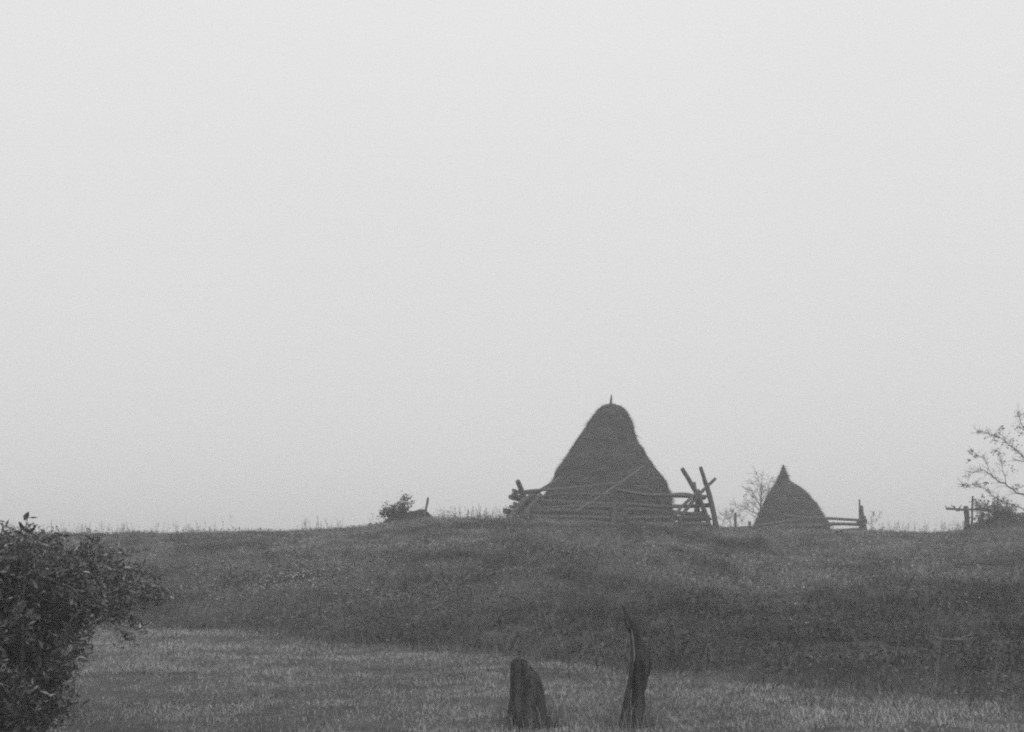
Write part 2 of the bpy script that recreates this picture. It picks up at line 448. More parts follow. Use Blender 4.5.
# ------------------------------------------------------------ haystacks
def haystack(rows, Y, seed, nstraw, label, pole, droop=1.0):
    Z0 = [];
    for (py, xl, xr) in rows:
        a = at(xl, py, Y); b = at(xr, py, Y); Z0.append((a.z, (a.x + b.x) / 2, (b.x - a.x) / 2))
    Z0.sort()
    zz = np.array([q[0] for q in Z0]); cc = np.array([q[1] for q in Z0]); rr = np.array([q[2] for q in Z0])
    base = Vector((float(cc[0]), Y, gz(float(cc[0]), Y)))
    root = empty("haystack", base, label, 'haystack')
    def prof(z): return np.interp(z, zz, cc), np.interp(z, zz, rr)
    NL, NS = 110, 120
    zs = np.linspace(base.z - .3, zz[-1], NL)
    def disp(z, a):
        X = np.cos(a) * 1.6; Yn = np.sin(a) * 1.6
        big = fbm(X + z * .5 + seed, Yn + z * .9, 100 + seed, 3)
        lay = fbm(z * 5 + X * .7, Yn * 2 + seed, 140 + seed, 3)
        fi = fbm(X * 9 + z * 3, Yn * 9 + z * 13, 150 + seed, 3)
        return big * .06 + lay * .06 + fi * .05
    def surf(z, a):
        c, r = prof(z); d = disp(z, a) * np.clip(r / 1.0, .25, 1.0)
        return np.stack([c + (r + d) * np.cos(a), Y + (r + d) * np.sin(a), z], -1)
    ang = np.linspace(0, 2 * math.pi, NS, endpoint=False)
    A, Zg = np.meshgrid(ang, zs)
    V = surf(Zg, A).reshape(-1, 3)
    top = len(V); ctop = V[-NS:].mean(0) + np.array([0, 0, .03])
    V = np.vstack([V, ctop])
    T = []
    for i in range(NL - 1):
        k = np.arange(NS); k2 = (k + 1) % NS
        T.append(np.stack([i * NS + k, i * NS + k2, (i + 1) * NS + k2], 1)); T.append(np.stack([i * NS + k, (i + 1) * NS + k2, (i + 1) * NS + k], 1))
    k = np.arange(NS); T.append(np.stack([(NL - 1) * NS + k, (NL - 1) * NS + (k + 1) % NS, np.full(NS, top)], 1))
    T = np.concatenate(T)
    n0 = len(V); t0 = len(T)
    # straw lying over the surface, tips drooping away from it
    z = rng.uniform(base.z, zz[-1] + .02, nstraw * 2); a = rng.uniform(0, 2 * math.pi, nstraw * 2)
    k = rng.random(len(z)) < (prof(z)[1] / rr.max()); z, a = z[k], a[k]
    P = surf(z, a); n = len(P)
    outw = np.stack([np.cos(a), np.sin(a), a * 0], 1); side = np.stack([-np.sin(a), np.cos(a), a * 0], 1)
    ln = rng.uniform(.06, .3, n)[:, None]
    d = outw * rng.uniform(.02, .6, (n, 1)) + side * rng.normal(0, .45, (n, 1)) + np.array([[0, 0, -1.]]) * rng.uniform(.3, 1.0, (n, 1)) * droop
    hz = rng.random(n) < .25
    tuft = fbm(a * 6, z * 5, 170 + seed, 3) > .38; ln[tuft] *= 1.7; d[tuft] += outw[tuft] * .35
    d[hz] = outw[hz] * rng.uniform(.05, .4, (hz.sum(), 1)) + side[hz] * rng.choice([-1, 1], (hz.sum(), 1)) + np.array([[0, 0, .2]]) * rng.normal(0, 1, (hz.sum(), 1))
    d /= np.linalg.norm(d, axis=1)[:, None]
    w = np.cross(d, outw); w /= np.linalg.norm(w, axis=1)[:, None] + 1e-9
    wd = rng.uniform(.004, .009, (n, 1))
    Q = P - outw * .02
    SV = np.stack([Q - w * wd, Q + w * wd, Q + d * ln + outw * .01], 1).reshape(-1, 3)
    ST = (np.arange(n) * 3)[:, None] + np.array([[0, 1, 2]]) + n0
    V = np.vstack([V, SV]); T = np.vstack([T, ST])
    patch = .7 + .5 * (1.6 * fbm(a * 2, z * 2.6, 160 + seed, 4) + .6)
    tint = np.concatenate([np.full(n0, .1), np.repeat(np.clip(rng.uniform(.03, .16, n) * patch, .02, .35), 3)])
    loc = np.array(base)
    o = tri_mesh("hay", V - loc, T, tint, M_hay); o.data.materials.append(M_straw)
    o.data.polygons.foreach_set('material_index', np.concatenate([np.zeros(t0, np.int32), np.ones(len(T) - t0, np.int32)]))
    o.data.polygons.foreach_set('use_smooth', np.concatenate([np.ones(t0, bool), np.zeros(len(T) - t0, bool)]))
    o.parent = root
    pole(root)
    return root, prof
def big_pole(root):
    Y = 50; a = at(610, 415, Y); b = at(611.6, 394.5, Y)
    mb = MB(); tube(mb, [a, a.lerp(b, .5), a.lerp(b, .75), b], [.075, .06, .045, .018], 7, .2, seed=3)
    mb.build("centre_pole", M_rail, root)
rows_big = [(404.2, 607.5, 614.5), (405.5, 603.0, 619), (408, 599.5, 623.2), (413, 595.5, 627), (420.6, 589.8, 631.2), (430.8, 583.4, 633.4),
            (443.5, 575.5, 638.8), (456, 567.6, 646), (469, 558.7, 655.2), (481.6, 553, 664.5), (494, 546, 669.5), (507, 541.5, 671.5),
            (522, 538, 673), (540, 536, 674)]
hay1, prof1 = haystack(rows_big, 50, 1, 60000, 'tall cone of hay with a pole tip, ringed by the rail fence', big_pole)
def small_pole(root):
    Y = 58; a = at(783, 490, Y); b = at(783.3, 464.5, Y)
    mb = MB(); tube(mb, [a, a.lerp(b, .5), a.lerp(b, .8), b], [.09, .07, .05, .02], 7, .2, seed=5)
    mb.build("centre_pole", M_rail, root)
rows_small = [(466.5, 782.6, 784.2), (471, 781.2, 785.4), (475, 779.5, 788), (480, 777.2, 788.6), (483, 775.8, 793), (487.5, 772.8, 800.6),
              (495.4, 768.2, 808.8), (503, 764, 814.4), (511, 759.6, 819.4), (522, 754.6, 826.4), (530, 752.5, 829), (545, 752, 830)]
hay2, prof2 = haystack(rows_small, 58, 2, 26000, 'smaller round-shouldered haystack with a pointed tip, near the short rail fence', small_pole)

# ------------------------------------------------------------ split rail fence round the large stack
fence = empty("rail_fence", on_ground(600, 45.5), 'zigzag split rail fence with leaning stakes around the tall haystack', 'fence')
def corner(px, Y):
    return on_ground(px, Y)
cA, cB, cC = corner(513.5, 46.2), corner(619, 45.4), corner(700, 46.8)
cD, cE, cF = corner(666, 54.2), corner(606, 56.0), corner(528, 54.2)
ring = [cA, cB, cC, cD, cE, cF]
# height of every rail above the ground at its two ends, alternating section by section
def section(a, b, hs, over=.35, parity=0, tilt=0):
    d = (b - a).normalized()
    for i, (h0, h1) in enumerate(hs):
        p = a - d * over * rnd.uniform(.5, 1.2); q = b + d * over * rnd.uniform(.5, 1.2)
        p = Vector((p.x, p.y, gz(p.x, p.y) + h0)); q = Vector((q.x, q.y, gz(q.x, q.y) + h1))
        off = d.cross(Vector((0, 0, 1))) * rnd.uniform(-.05, .05)
        make_log("rail", fence, p + off, q + off, rnd.uniform(.062, .088), rnd.uniform(.045, .07), wob=.025)
def pix_rail(a, b, r, Ya, Yb, r1=None, mat=None, wob=.025, sag=0, name="rail", par=None):
    wob = wob * rnd.uniform(.8, 2.4); r = r * rnd.uniform(.85, 1.15)
    return make_log(name, par or fence, at(a[0], a[1], Ya), at(b[0], b[1], Yb), r, r1, mat, wob, sag)
# front left section (left corner to middle corner)
for (a, b, r, r1) in [((521, 492.8), (620, 482.2), .06, .04), ((527, 500.4), (628, 503), .065, .05), ((519, 506.8), (623, 508.4), .075, .06),
                      ((515, 511.5), (627, 513.5), .075, .07), ((512, 516.5), (624, 519), .09, .07), ((516, 521.5), (625, 525), .09, .08), ((531, 496), (612, 494.5), .045, .04)]:
    pix_rail(a, b, r, 46.1, 45.3, r1)
# front right section
for (a, b, r, r1) in [((616, 489.5), (704.8, 498.2), .06, .07), ((615, 503.2), (708.5, 505.8), .06, .06), ((612, 510), (706, 512), .07, .06),
                      ((616, 516), (710, 518.5), .08, .07), ((614, 522.5), (709, 525.5), .09, .08)]:
    pix_rail(a, b, r, 45.35, 46.9, r1)
# right side running back, seen through the gaps
for (a, b, r) in [((706, 497.5), (664, 494.5), .06), ((709, 506.5), (663, 505), .06), ((706, 513), (662, 511), .07), ((710, 519), (662, 518), .075), ((709, 526), (662, 525), .08)]:
    pix_rail(a, b, r, 47.0, 54.0, .06)
for (h0, h1) in [(.12, .14), (.36, .38), (.58, .6), (.8, .84), (1.0, 1.05)]:
    section(cD, cE, [(h0, h1)]); section(cE, cF, [(h0 + .1, h1 + .06)])
# left side running back: its butt ends stick out at the left corner
for (a, b, r) in [((513.2, 490), (545, 500), .075), ((511.4, 494.5), (546, 504.5), .06), ((510.8, 498), (546, 508), .085), ((514, 502.5), (547, 511), .08),
                  ((508.6, 504.8), (547, 514), .07), ((505.4, 510.8), (546, 516), .085), ((508, 516), (545, 519), .08)]:
    pix_rail(a, b, r, 46.0, 54.4, .07)
# stakes crossed over the corners
def stake(pts, Y0, Y1, r0, r1, name="stake"):
    P = []
    n = len(pts)
    for i, (px, py) in enumerate(pts):
        P.append(at(px, py, Y0 + (Y1 - Y0) * i / (n - 1)))
    g = P[0].copy(); gg = gz(g.x, g.y)
    if g.z > gg - .05: P.insert(0, Vector((g.x - (P[1].x - g.x) * .05, g.y, gg - .12)))
    mb = MB(); Q = []
    for i in range(len(P) - 1):
        for t in (0, .33, .66): Q.append(P[i].lerp(P[i + 1], t))
    Q.append(P[-1]); m = len(Q)
    tube(mb, Q, [r0 + (r1 - r0) * i / (m - 1) for i in range(m)], 7, .22, seed=rnd.randrange(999))
    return mb.build(name, M_rail, fence)
stake([(530, 522), (526, 502), (521, 489), (517.6, 480.6)], 46.4, 45.9, .13, .08)
stake([(523, 520), (529, 508), (536, 500), (541, 494)], 45.5, 45.8, .07, .05)
stake([(509, 520), (516, 510), (523.5, 500.5), (533, 495), (543, 489), (552, 483), (561.5, 477)], 45.7, 46.4, .115, .04)
stake([(711, 530), (705, 512), (697.8, 495), (690, 481.5), (682, 468.6)], 47.0, 46.2, .085, .065)
stake([(716.5, 530), (711.5, 505), (706.5, 486), (703.3, 477), (700.2, 467)], 46.9, 46.5, .105, .06)
stake([(677, 524), (683, 513), (692, 502), (703, 490), (715.4, 478.2)], 46.2, 46.7, .075, .055)
stake([(672, 520), (681, 507), (690, 499), (699, 490)], 46.0, 46.5, .06, .05)
stake([(700, 530), (697.5, 505), (694.2, 482)], 47.1, 46.9, .11, .06)
stake([(694, 529), (696.5, 510), (698, 497)], 47.2, 47.1, .1, .08)
stake([(612.5, 528), (613.5, 515), (615, 500)], 45.1, 45.2, .07, .05)

# long pole leaning on the stack
lp = MB(); P = log_pts(at(577, 512, 44.9), at(643, 465.5, 48.7), 12, .02, .03, 5)
tube(lp, P, [.04 - .0015 * i for i in range(12)], 6, .15, seed=8)
# extend the foot to the ground
o = lp.build("wooden_pole", M_pole, origin=tuple(P[0]))
props(o, 'long thin pole leaning diagonally across the front of the tall haystack', 'pole')
lp2 = MB()

# ------------------------------------------------------------ low fence by the small stack
f2 = empty("rail_fence", on_ground(800, 56), 'low broken rail fence with one thin upright, beside the smaller haystack', 'fence')
for (a, b, r, Ya, Yb) in [((785, 516.2), (867, 519.5), .055, 55.8, 56), ((752, 526.6), (800, 520.4), .06, 55.2, 55.6), ((762, 528), (835, 523), .07, 55.4, 55.8),
                          ((795, 526.5), (866, 524.6), .07, 55.9, 56), ((720, 527.4), (800, 525.6), .05, 55.5, 56.2), ((808, 530), (866, 529), .07, 56, 56.1)]:
    pix_rail(a, b, r, Ya, Yb, r * .85, par=f2, mat=M_rail)
for (a, b, r, r1) in [((860.4, 533), (859, 499.5), .06, .035), ((865.5, 533), (861.4, 505.5), .075, .05), ((863.5, 533), (864, 516), .1, .09)]:
    make_log("stake", f2, at(a[0], a[1], 56.1), at(b[0], b[1], 56.1), r, r1, wob=.01, jit=.18)
make_log("rail", f2, at(857, 521, 55.9), at(867, 522.5, 60), .08, .06)

# lone posts
def lone(name, a, b, Y, r, label, cat='post', mat=None, jit=.2, group=None):
    A = at(a[0], a[1], Y); g = gz(A.x, A.y)
    A.z = min(A.z, g - .15)
    o = make_log(name, None, A, at(b[0], b[1], Y), r, r * .85, mat or M_rail, .012, 0, 7, jit)
    return props(o, label, cat, group)
lone("fence_post", (735.6, 530), (735.1, 512.6), 56.5, .065, 'short upright post between the tall haystack fence and the bare sapling')
lone("fence_post", (749.6, 530), (749.2, 521.5), 57.5, .06, 'tiny post stub at the left foot of the smaller haystack')
lone("wooden_stake", (423.6, 520), (428, 497.5), 47.5, .045, 'thin stake leaning right out of the low brush mound on the left crest', 'stake')

# right-hand fence remnant
f3 = empty("rail_fence", on_ground(970, 54), 'collapsed fence piece of two posts and one rail at the right edge of the crest', 'fence')
for (a, b, r) in [((967.5, 535), (966.6, 506), .13), ((972.4, 535), (971.8, 496), .045), ((983.5, 535), (983, 512), .06)]:
    make_log("post", f3, at(a[0], a[1], 54), at(b[0], b[1], 54), r, r * .8, wob=.02)
make_log("rail", f3, at(947, 508.2, 53.8), at(991, 512.5, 54.1), .055, .045, wob=.05)
make_log('rail', f3, at(958, 511, 53.7), at(990, 509.5, 54.2), .05, .04, wob=.06)
for (a, b) in [((948, 508), (944.5, 506)), ((955, 508), (951, 504.5)), ((958, 508.5), (962, 505.5))]:
    make_log("splinter", f3, at(a[0], a[1], 53.8), at(b[0], b[1], 53.7), .03, .01)

# ------------------------------------------------------------ trees and shrubs
def branchy(targets, base, trunk_top, r0, seed, twig_n=4, twig_l=.35, nseg=5):
    """trunk to trunk_top, a limb to each target, side twigs; returns mesh builders and twig tips"""
    rr = random.Random(seed); base = Vector(base); trunk_top = Vector(trunk_top)
    tr = MB(); br = MB(); tips = []
    P = log_pts(base, trunk_top, 8, r0 * .6, 0, seed)
    tube(tr, P, [r0 * (1 - .7 * i / 7) for i in range(8)], 7, .12, seed=seed)
    H = (trunk_top - base).length
    for tg in targets:
        tg = Vector(tg)
        f = max(.12, min(.95, ((tg.z - base.z) / H) * .62 * rr.uniform(.85, 1.1)))
        k = f * 7; i = int(k); s = P[i].lerp(P[min(i + 1, 7)], k - i)
        r = r0 * (1 - .7 * f) * .5
        mid = s.lerp(tg, .5) + Vector((rr.uniform(-.1, .1), rr.uniform(-.1, .1), rr.uniform(-.12, .05))) * (tg - s).length
        Q = [s]
        for j in range(1, nseg + 1):
            t = j / nseg; Q.append(s * (1 - t) ** 2 + mid * 2 * t * (1 - t) + tg * t * t + Vector((rr.uniform(-1, 1), rr.uniform(-1, 1), rr.uniform(-1, 1))) * .02)
        tube(br, Q, [max(.004, r * (1 - .8 * j / nseg)) for j in range(nseg + 1)], 5, .1, cap=False, seed=seed)
        tips.append(tg)
        for j in range(twig_n):
            t = rr.uniform(.35, 1); kk = t * nseg; ii = min(int(kk), nseg - 1); c = Q[ii].lerp(Q[ii + 1], kk - ii)
            d = Vector((rr.gauss(0, 1), rr.gauss(0, 1), rr.gauss(.5, .7))).normalized() + (tg - s).normalized() * .6
            e = c + d.normalized() * twig_l * rr.uniform(.4, 1)
            tube(br, [c, c.lerp(e, .5) + Vector((0, 0, .02)), e], [.008, .006, .0035], 3, 0, cap=False)
            tips.append(e)
            for q in range(2):
                c2 = c.lerp(e, rr.uniform(.3, .9)); e2 = c2 + (d + Vector((rr.gauss(0, 1), rr.gauss(0, 1), rr.gauss(0, 1))) * .8).normalized() * twig_l * .4
                tube(br, [c2, e2], [.005, .003], 3, 0, cap=False); tips.append(e2)
    return tr, br, tips
def leaves_at(name, tips, parent, n_each, spread, size, tint, flat=.6, aspect=.5, mat=None, keep=1.0):
    P = []
    for t in tips:
        if rnd.random() > keep: continue
        for k in range(rnd.randint(max(1, n_each // 2), n_each)):
            P.append([t.x + rnd.gauss(0, spread), t.y + rnd.gauss(0, spread), t.z + rnd.gauss(0, spread * .8)])
    P = np.array(P) - np.array(parent.location)
    V, T, C = leaf_cloud(P, rng.uniform(size * .6, size * 1.3, len(P)), rng.uniform(tint * .5, tint * 1.6, len(P)), flat, aspect)
    o = tri_mesh(name, V, T, C, mat or M_leaf); o.parent = parent
    return o
def plant(name, label, cat, base, targets, top, r0, seed, leaf=(3, .05, .07, .06), twig_n=4, twig_l=.3, keep=1.0, group=None, lname="foliage"):
    root = empty(name, base, label, cat, group)
    tr, br, tips = branchy(targets, Vector(base) - Vector((0, 0, .1)), top, r0, seed, twig_n, twig_l)
    tr.build("trunk", M_twig, root); br.build("branches", M_twig, root)
    if leaf: leaves_at(lname, tips, root, leaf[0], leaf[1], leaf[2], leaf[3], keep=keep)
    return root
# young bushy tree on the left crest
Y = 47.5
tg = [at(402 + max(-9, min(9, rnd.gauss(0, 6))), 508 + rnd.gauss(0, 4.4), Y + rnd.gauss(0, .2)) for _ in range(26)] + [at(404, 495.5, Y), at(404.5, 498, Y), at(401, 500, Y), at(407, 500, Y), at(410, 503, Y)]
plant("bushy_sapling", 'small round leafy sapling on the left crest beside the leaning stake', 'sapling', on_ground(404, Y), tg, at(403, 503, Y), .04, 4, (5, .07, .09, .07), 2, .2, .75)
tg = [at(388 + rnd.gauss(0, 4.2), 513.5 + rnd.gauss(0, 2.5), Y + rnd.gauss(0, .2)) for _ in range(16)] + [at(383, 511.5, Y), at(380, 516, Y)]
plant("low_bush", 'low leafy bush touching the left side of the small sapling on the left crest', 'bush', on_ground(391, Y), tg, at(389, 514, Y), .03, 5, (5, .05, .10, .05), 2, .18)
# brush mound under the stake: dense, so a leafy heap over tangled stems
def heap(name, label, px0, px1, top, Y, n, size, tint, depth=.8, seed=1, cat='brush'):
    a = on_ground(px0, Y); b = on_ground(px1, Y); c = (a + b) / 2; root = empty(name, c, label, cat)
    hw = (b.x - a.x) / 2; H = at((px0 + px1) / 2, top, Y).z - c.z
    th = rng.uniform(0, 2 * math.pi, n); q = np.sqrt(rng.random(n)); X = q * np.cos(th); Yy = q * np.sin(th)
    prof = np.sqrt(np.clip(1 - q ** 2, 0, 1)) * (1 + .3 * fbm(X * 2 + seed, Yy * 2, 11 + seed, 2) + .22 * X)
    Zz = H * prof * rng.random(n) ** .35
    xx = c.x + X * hw; yy = c.y + Yy * depth
    P = np.stack([xx, yy, ground_np(xx, yy) + Zz], 1) - np.array(c)
    V, T, C = leaf_cloud(P, rng.uniform(size * .6, size * 1.4, n), rng.uniform(tint * .5, tint * 1.7, n), .8, .45)
    o = tri_mesh("foliage", V, T, C, M_leaf); o.parent = root
    mb = MB()
    for k in range(40):
        i = rnd.randrange(n); e = Vector(P[i]) + c; s = c + Vector((rnd.uniform(-.5, .5) * hw, rnd.uniform(-.5, .5) * depth, -.1))
        tube(mb, [s, s.lerp(e, .5) + Vector((0, 0, .05)), e], [.012, .009, .004], 3, 0, cap=False)
    mb.build("stems", M_twig, root)
    return root
heap("brush_mound", 'low rounded mound of brush under the leaning stake on the left crest', 383, 433, 511.5, 47.8, 5200, .09, .075)

# bare tree behind the small stack
Y = 61
tg = [at(x, y, Y + rnd.gauss(0, .5)) for (x, y) in [(762, 474), (757, 480), (768, 478), (751, 478), (745, 489), (742, 496), (750, 487), (755, 490), (772, 476), (775, 484),
      (740, 505), (738, 508), (747, 503), (752, 500), (765, 484), (770, 489), (734, 503), (756, 472)]]
plant("bare_sapling", 'thin nearly leafless sapling just behind the left side of the smaller haystack', 'tree', on_ground(760, Y), tg, at(760.5, 482, Y), .05, 9, (2, .03, .07, .09), 7, .42, .35)
Y = 58
tg = [at(x, y, Y + rnd.gauss(0, .3)) for (x, y) in [(720, 513), (724, 511), (729, 514), (733, 509), (738, 516), (742, 514), (719, 519), (726, 517), (745, 519)]]
plant("bare_shrub", 'sparse leafless shrub around the short post between the two haystacks', 'shrub', on_ground(731, Y), tg, at(730, 518, Y), .02, 12, (2, .04, .06, .09), 6, .3, .5)
Y = 57
tg = [at(x, y, Y + rnd.gauss(0, .3)) for (x, y) in [(871, 517), (875, 510), (880, 514), (877, 520), (868, 523)]]
plant("bare_shrub", 'faint wispy shrub just right of the low fence with the thin upright', 'shrub', on_ground(871, Y), tg, at(872, 521, Y), .015, 13, (1, .04, .05, .12), 4, .3, .5)

# tree at the right edge: its trunk stands just outside the picture
Y = 52
root = empty("sparse_tree", on_ground(1046, Y), 'sparse tree reaching in from the right edge with few leaves left', 'tree')
mt = MB(); tube(mt, [at(a, b, Y) for a, b in [(1046, 545), (1044, 520), (1045, 495), (1041, 465), (1046, 435), (1052, 408), (1050, 392)]], [.14, .12, .11, .09, .07, .045, .02], 8, .15, seed=4)
mt.build("trunk", M_twig, root)
mbr = MB(); rr = random.Random(31); limb_pts = []
def bough(pts, r, dy):
    P = [at(a, b, Y + dy * i / len(pts)) for i, (a, b) in enumerate(pts)]; Q = []
    for i in range(len(P) - 1):
        for t in (0, .33, .66): Q.append(P[i].lerp(P[i + 1], t) + Vector((rr.gauss(0, .02), rr.gauss(0, .04), rr.gauss(0, .02))))
    Q.append(P[-1]); m = len(Q)
    tube(mbr, Q, [max(.007, r * (1 - .85 * i / m)) for i in range(m)], 5, .1, cap=False)
    for i in range(2, m):
        for k in range(rr.randint(1, 3)):
            d = (Q[i] - Q[i - 1]).normalized() + Vector((rr.gauss(0, .8), rr.gauss(0, .8), rr.gauss(.25, .6)))
            l = rr.uniform(.15, .5); e = Q[i] + d.normalized() * l; c = Q[i].lerp(e, .5) + Vector((rr.gauss(0, .02), 0, rr.gauss(0, .02)))
            tube(mbr, [Q[i], c, e], [.009, .007, .004], 3, cap=False); limb_pts.append(e)
            e2 = c + Vector((rr.gauss(0, 1), rr.gauss(0, 1), rr.gauss(.3, 1))).normalized() * l * .6
            tube(mbr, [c, e2], [.006, .004], 3, cap=False); limb_pts.append(e2)
for pts, r, dy in [([(1044, 505), (1022, 494), (1007, 486.5), (998, 480), (992, 476), (986, 472), (977, 471), (968, 475)], .05, -.8), ([(992, 476), (988, 466), (984, 459), (976, 454)], .02, .5), ([(1007, 486), (1003, 472), (1001, 459), (996, 451)], .022, .5),
                   ([(1042, 470), (1024, 458), (1012, 447), (1003, 439), (998, 432)], .04, 1), ([(1003, 439), (993, 436), (984, 433), (978, 432)], .014, .2), ([(1044, 520), (1020, 508), (1005, 502), (994, 497), (985, 489), (974, 485), (963, 484.5)], .035, -.5),
                   ([(1041, 465), (1030, 440), (1022, 425), (1018, 412)], .04, -.6), ([(1047, 430), (1062, 412), (1070, 395)], .035, .8), ([(1043, 480), (1065, 460), (1085, 445), (1096, 430)], .05, .4), ([(1045, 500), (1070, 490), (1092, 486)], .04, -.9),
                   ([(1042, 460), (1046, 440), (1040, 420), (1034, 400)], .03, -1.4), ([(1045, 490), (1034, 470), (1026, 462), (1016, 460)], .03, 1.2)]:
    bough(pts, r * .72, dy)
mbr.build("branches", M_rail, root)
cl = []
for (a, b, w, n) in [(1001, 429, 3.5, 16), (997, 435, 4, 22), (994, 441, 3, 14), (1004, 442, 4, 18), (978, 432, 2, 4), (986, 437, 2, 4), (971, 452, 3, 15), (976, 456, 3, 14), (969, 461, 2, 4), (994, 451, 3.5, 14), (1001, 454, 3.5, 16),
                     (1004, 463, 3, 8), (963, 485, 2, 8), (968, 486, 2.5, 10), (975, 484, 2.5, 14), (981, 486, 2.5, 10), (986, 483, 2.5, 12), (988, 491, 2.5, 8), (983, 496, 2, 6), (1000, 499, 4, 16), (1005, 503, 4, 16), (965, 476, 1.5, 3),
                     (1014, 448, 5, 20), (1020, 428, 6, 30), (1018, 414, 4, 14), (1012, 470, 4, 10), (1016, 488, 5, 18), (1036, 402, 6, 26), (1052, 396, 6, 26), (1068, 400, 6, 26), (1090, 436, 7, 30), (1094, 470, 7, 30), (1075, 450, 8, 26), (1034, 440, 8, 22)]:
    for k in range(int(n * 1.9)): cl.append(at(a + rr.gauss(0, w * .6), b + rr.gauss(0, w * .5), Y + rr.gauss(0, .3)))
P = np.array(cl) - np.array(root.location)
V, T, C = leaf_cloud(P, rng.uniform(.05, .12, len(P)), rng.uniform(.06, .15, len(P)), .5, .55)
o = tri_mesh("foliage", V, T, C, M_leaf); o.parent = root
heap("brush_thicket", 'dense brush thicket below the sparse tree at the right edge', 961, 1062, 514, 53.5, 6500, .1, .07, 1.6, 5)
Y = 53
tg = [at(rnd.uniform(972, 1020), rnd.uniform(500, 521), Y + rnd.gauss(0, .5)) for _ in range(44)]
plant("leafy_shrub", 'twiggy shrub standing in the thicket beside the collapsed fence piece', 'shrub', on_ground(998, Y), tg, at(997, 512, Y), .03, 23, (4, .06, .09, .05), 5, .3, .8)

# ------------------------------------------------------------ large leafy bush, left foreground
def bush(label, root_pt, lobes, n, size, seed, ncane=70, tone=1.0, thin=0, sprays=()):
    root = empty("leafy_bush", root_pt, label, 'bush')
    spray = []; P = []; tot = sum(l[1][0] * l[1][1] * l[1][2] for l in lobes)
    canes = MB(); rp = Vector(root_pt)
    for c, r in lobes:
        c = Vector(c); k = int(n * r[0] * r[1] * r[2] / tot)
        q = rng.normal(size=(k * 3, 3)); q /= np.linalg.norm(q, axis=1)[:, None]; q *= (rng.random((k * 3, 1)) ** .42)
        X = q * np.array(r) + np.array(c)
        dn = fbm(X[:, 0] * 5 + X[:, 1] * 3, X[:, 2] * 5 + X[:, 1] * 2, seed, 3)
        edge = np.linalg.norm(q, axis=1)
        keep = (dn > -.2 + thin + .32 * (edge > .85)) & (rng.random(len(X)) < .6)
        X = X[keep][:k]; X = X[X[:, 2] > ground_np(X[:, 0], X[:, 1]) + .05]
        P.append(X)
        for j in range(int(ncane * r[0] * r[2] / .4)):
            e = Vector(X[rnd.randrange(len(X))]); s = rp + Vector((rnd.gauss(0, .18), rnd.gauss(0, .18), -.1))
            m_ = s.lerp(e, .55) + Vector((0, 0, .28 * (e - s).length * rnd.uniform(.4, 1)))
            Q = [s * (1 - t) ** 2 + m_ * 2 * t * (1 - t) + e * t * t for t in (0, .2, .4, .6, .8, 1)]
            tube(canes, Q, [.010, .008, .007, .005, .004, .002], 4, .1, cap=False)
            for q in range(16):
                t = rnd.uniform(.4, 1.06); w = s * (1 - t) ** 2 + m_ * 2 * t * (1 - t) + e * t * t
                spray.append([w.x, w.y, w.z])
    for pts in sprays:
        Q = [Vector(p) for p in pts]
        for j in range(3): Q = [Q[0]] + [w for i in range(len(Q) - 1) for w in (Q[i].lerp(Q[i + 1], .25), Q[i].lerp(Q[i + 1], .75))] + [Q[-1]]
        tube(canes, Q, [.009 * (1 - .8 * i / len(Q)) for i in range(len(Q))], 4, .1, cap=False)
        for q in range(60):
            w = Q[int(len(Q) * (.25 + .74 * rnd.random()))] + Vector((rnd.gauss(0, .035), rnd.gauss(0, .05), rnd.gauss(.01, .035)))
            spray.append([w.x, w.y, w.z])
    P.append(np.array(spray))
    P = np.concatenate(P)
    # leaves sit in little whorls: several around each point
    W_ = np.repeat(P, 3, 0) + rng.normal(0, .025, (len(P) * 3, 3))
    pale = rng.random(len(W_)) < .16
    tint = np.where(pale, rng.uniform(.14, .3, len(W_)), rng.uniform(.03, .1, len(W_))) * tone
    V, T, C = leaf_cloud(W_ - np.array(rp), size * np.clip(rng.lognormal(-.45, .38, len(W_)), .2, 1.25), tint, .8, .27)
    o = tri_mesh("foliage", V, T, C, M_leaf); o.parent = root
    canes.build("canes", M_twig, root)
    return root
Y = 10.0
rp = on_ground(-10, Y, 650)
lobes = [(at(20, 625, Y), (.62, .6, .56)), (at(80, 592, Y + .2), (.42, .45, .24)), (at(0, 690, Y - .2), (.56, .5, .5)),
         (at(-70, 610, Y), (.8, .8, .7)), (at(25, 565, Y), (.5, .5, .25)), (at(-50, 700, Y), (.9, .8, .6))]
bush('dark leafy bush with arching canes filling the lower left foreground', rp, lobes, 8200, .08, 5, 70, 1.1, .05)
Y = 12.6
rp = on_ground(12, Y, 650)
lobes = [(at(30, 560, Y), (.6, .6, .36)), (at(72, 564, Y), (.46, .5, .31)), (at(112, 584, Y), (.40, .4, .26)), (at(-50, 565, Y), (.7, .6, .42)), (at(60, 590, Y), (.8, .6, .38))]
bush('paler spreading bush behind the dark one, its right side trailing over the bank edge', rp, lobes, 7200, .078, 17, 55, 1.5, .08, [[at(40, 640, Y), at(80, 612, Y), at(115, 602, Y), at(150, 604, Y)], [at(40, 640, Y), at(90, 612, Y), at(130, 607, Y), at(160, 592, Y)],
      [at(40, 630, Y), at(90, 590, Y), at(130, 585, Y), at(166, 600, Y)], [at(40, 620, Y), at(90, 575, Y), at(125, 568, Y), at(148, 574, Y)], [at(40, 640, Y), at(85, 616, Y), at(120, 615, Y), at(143, 626, Y)],
      [at(40, 610, Y), at(80, 565, Y), at(110, 552, Y), at(133, 556, Y)], [at(40, 630, Y), at(90, 600, Y), at(125, 592, Y), at(157, 586, Y)], [at(30, 640, Y), at(80, 622, Y), at(110, 618, Y), at(128, 640, Y)]])
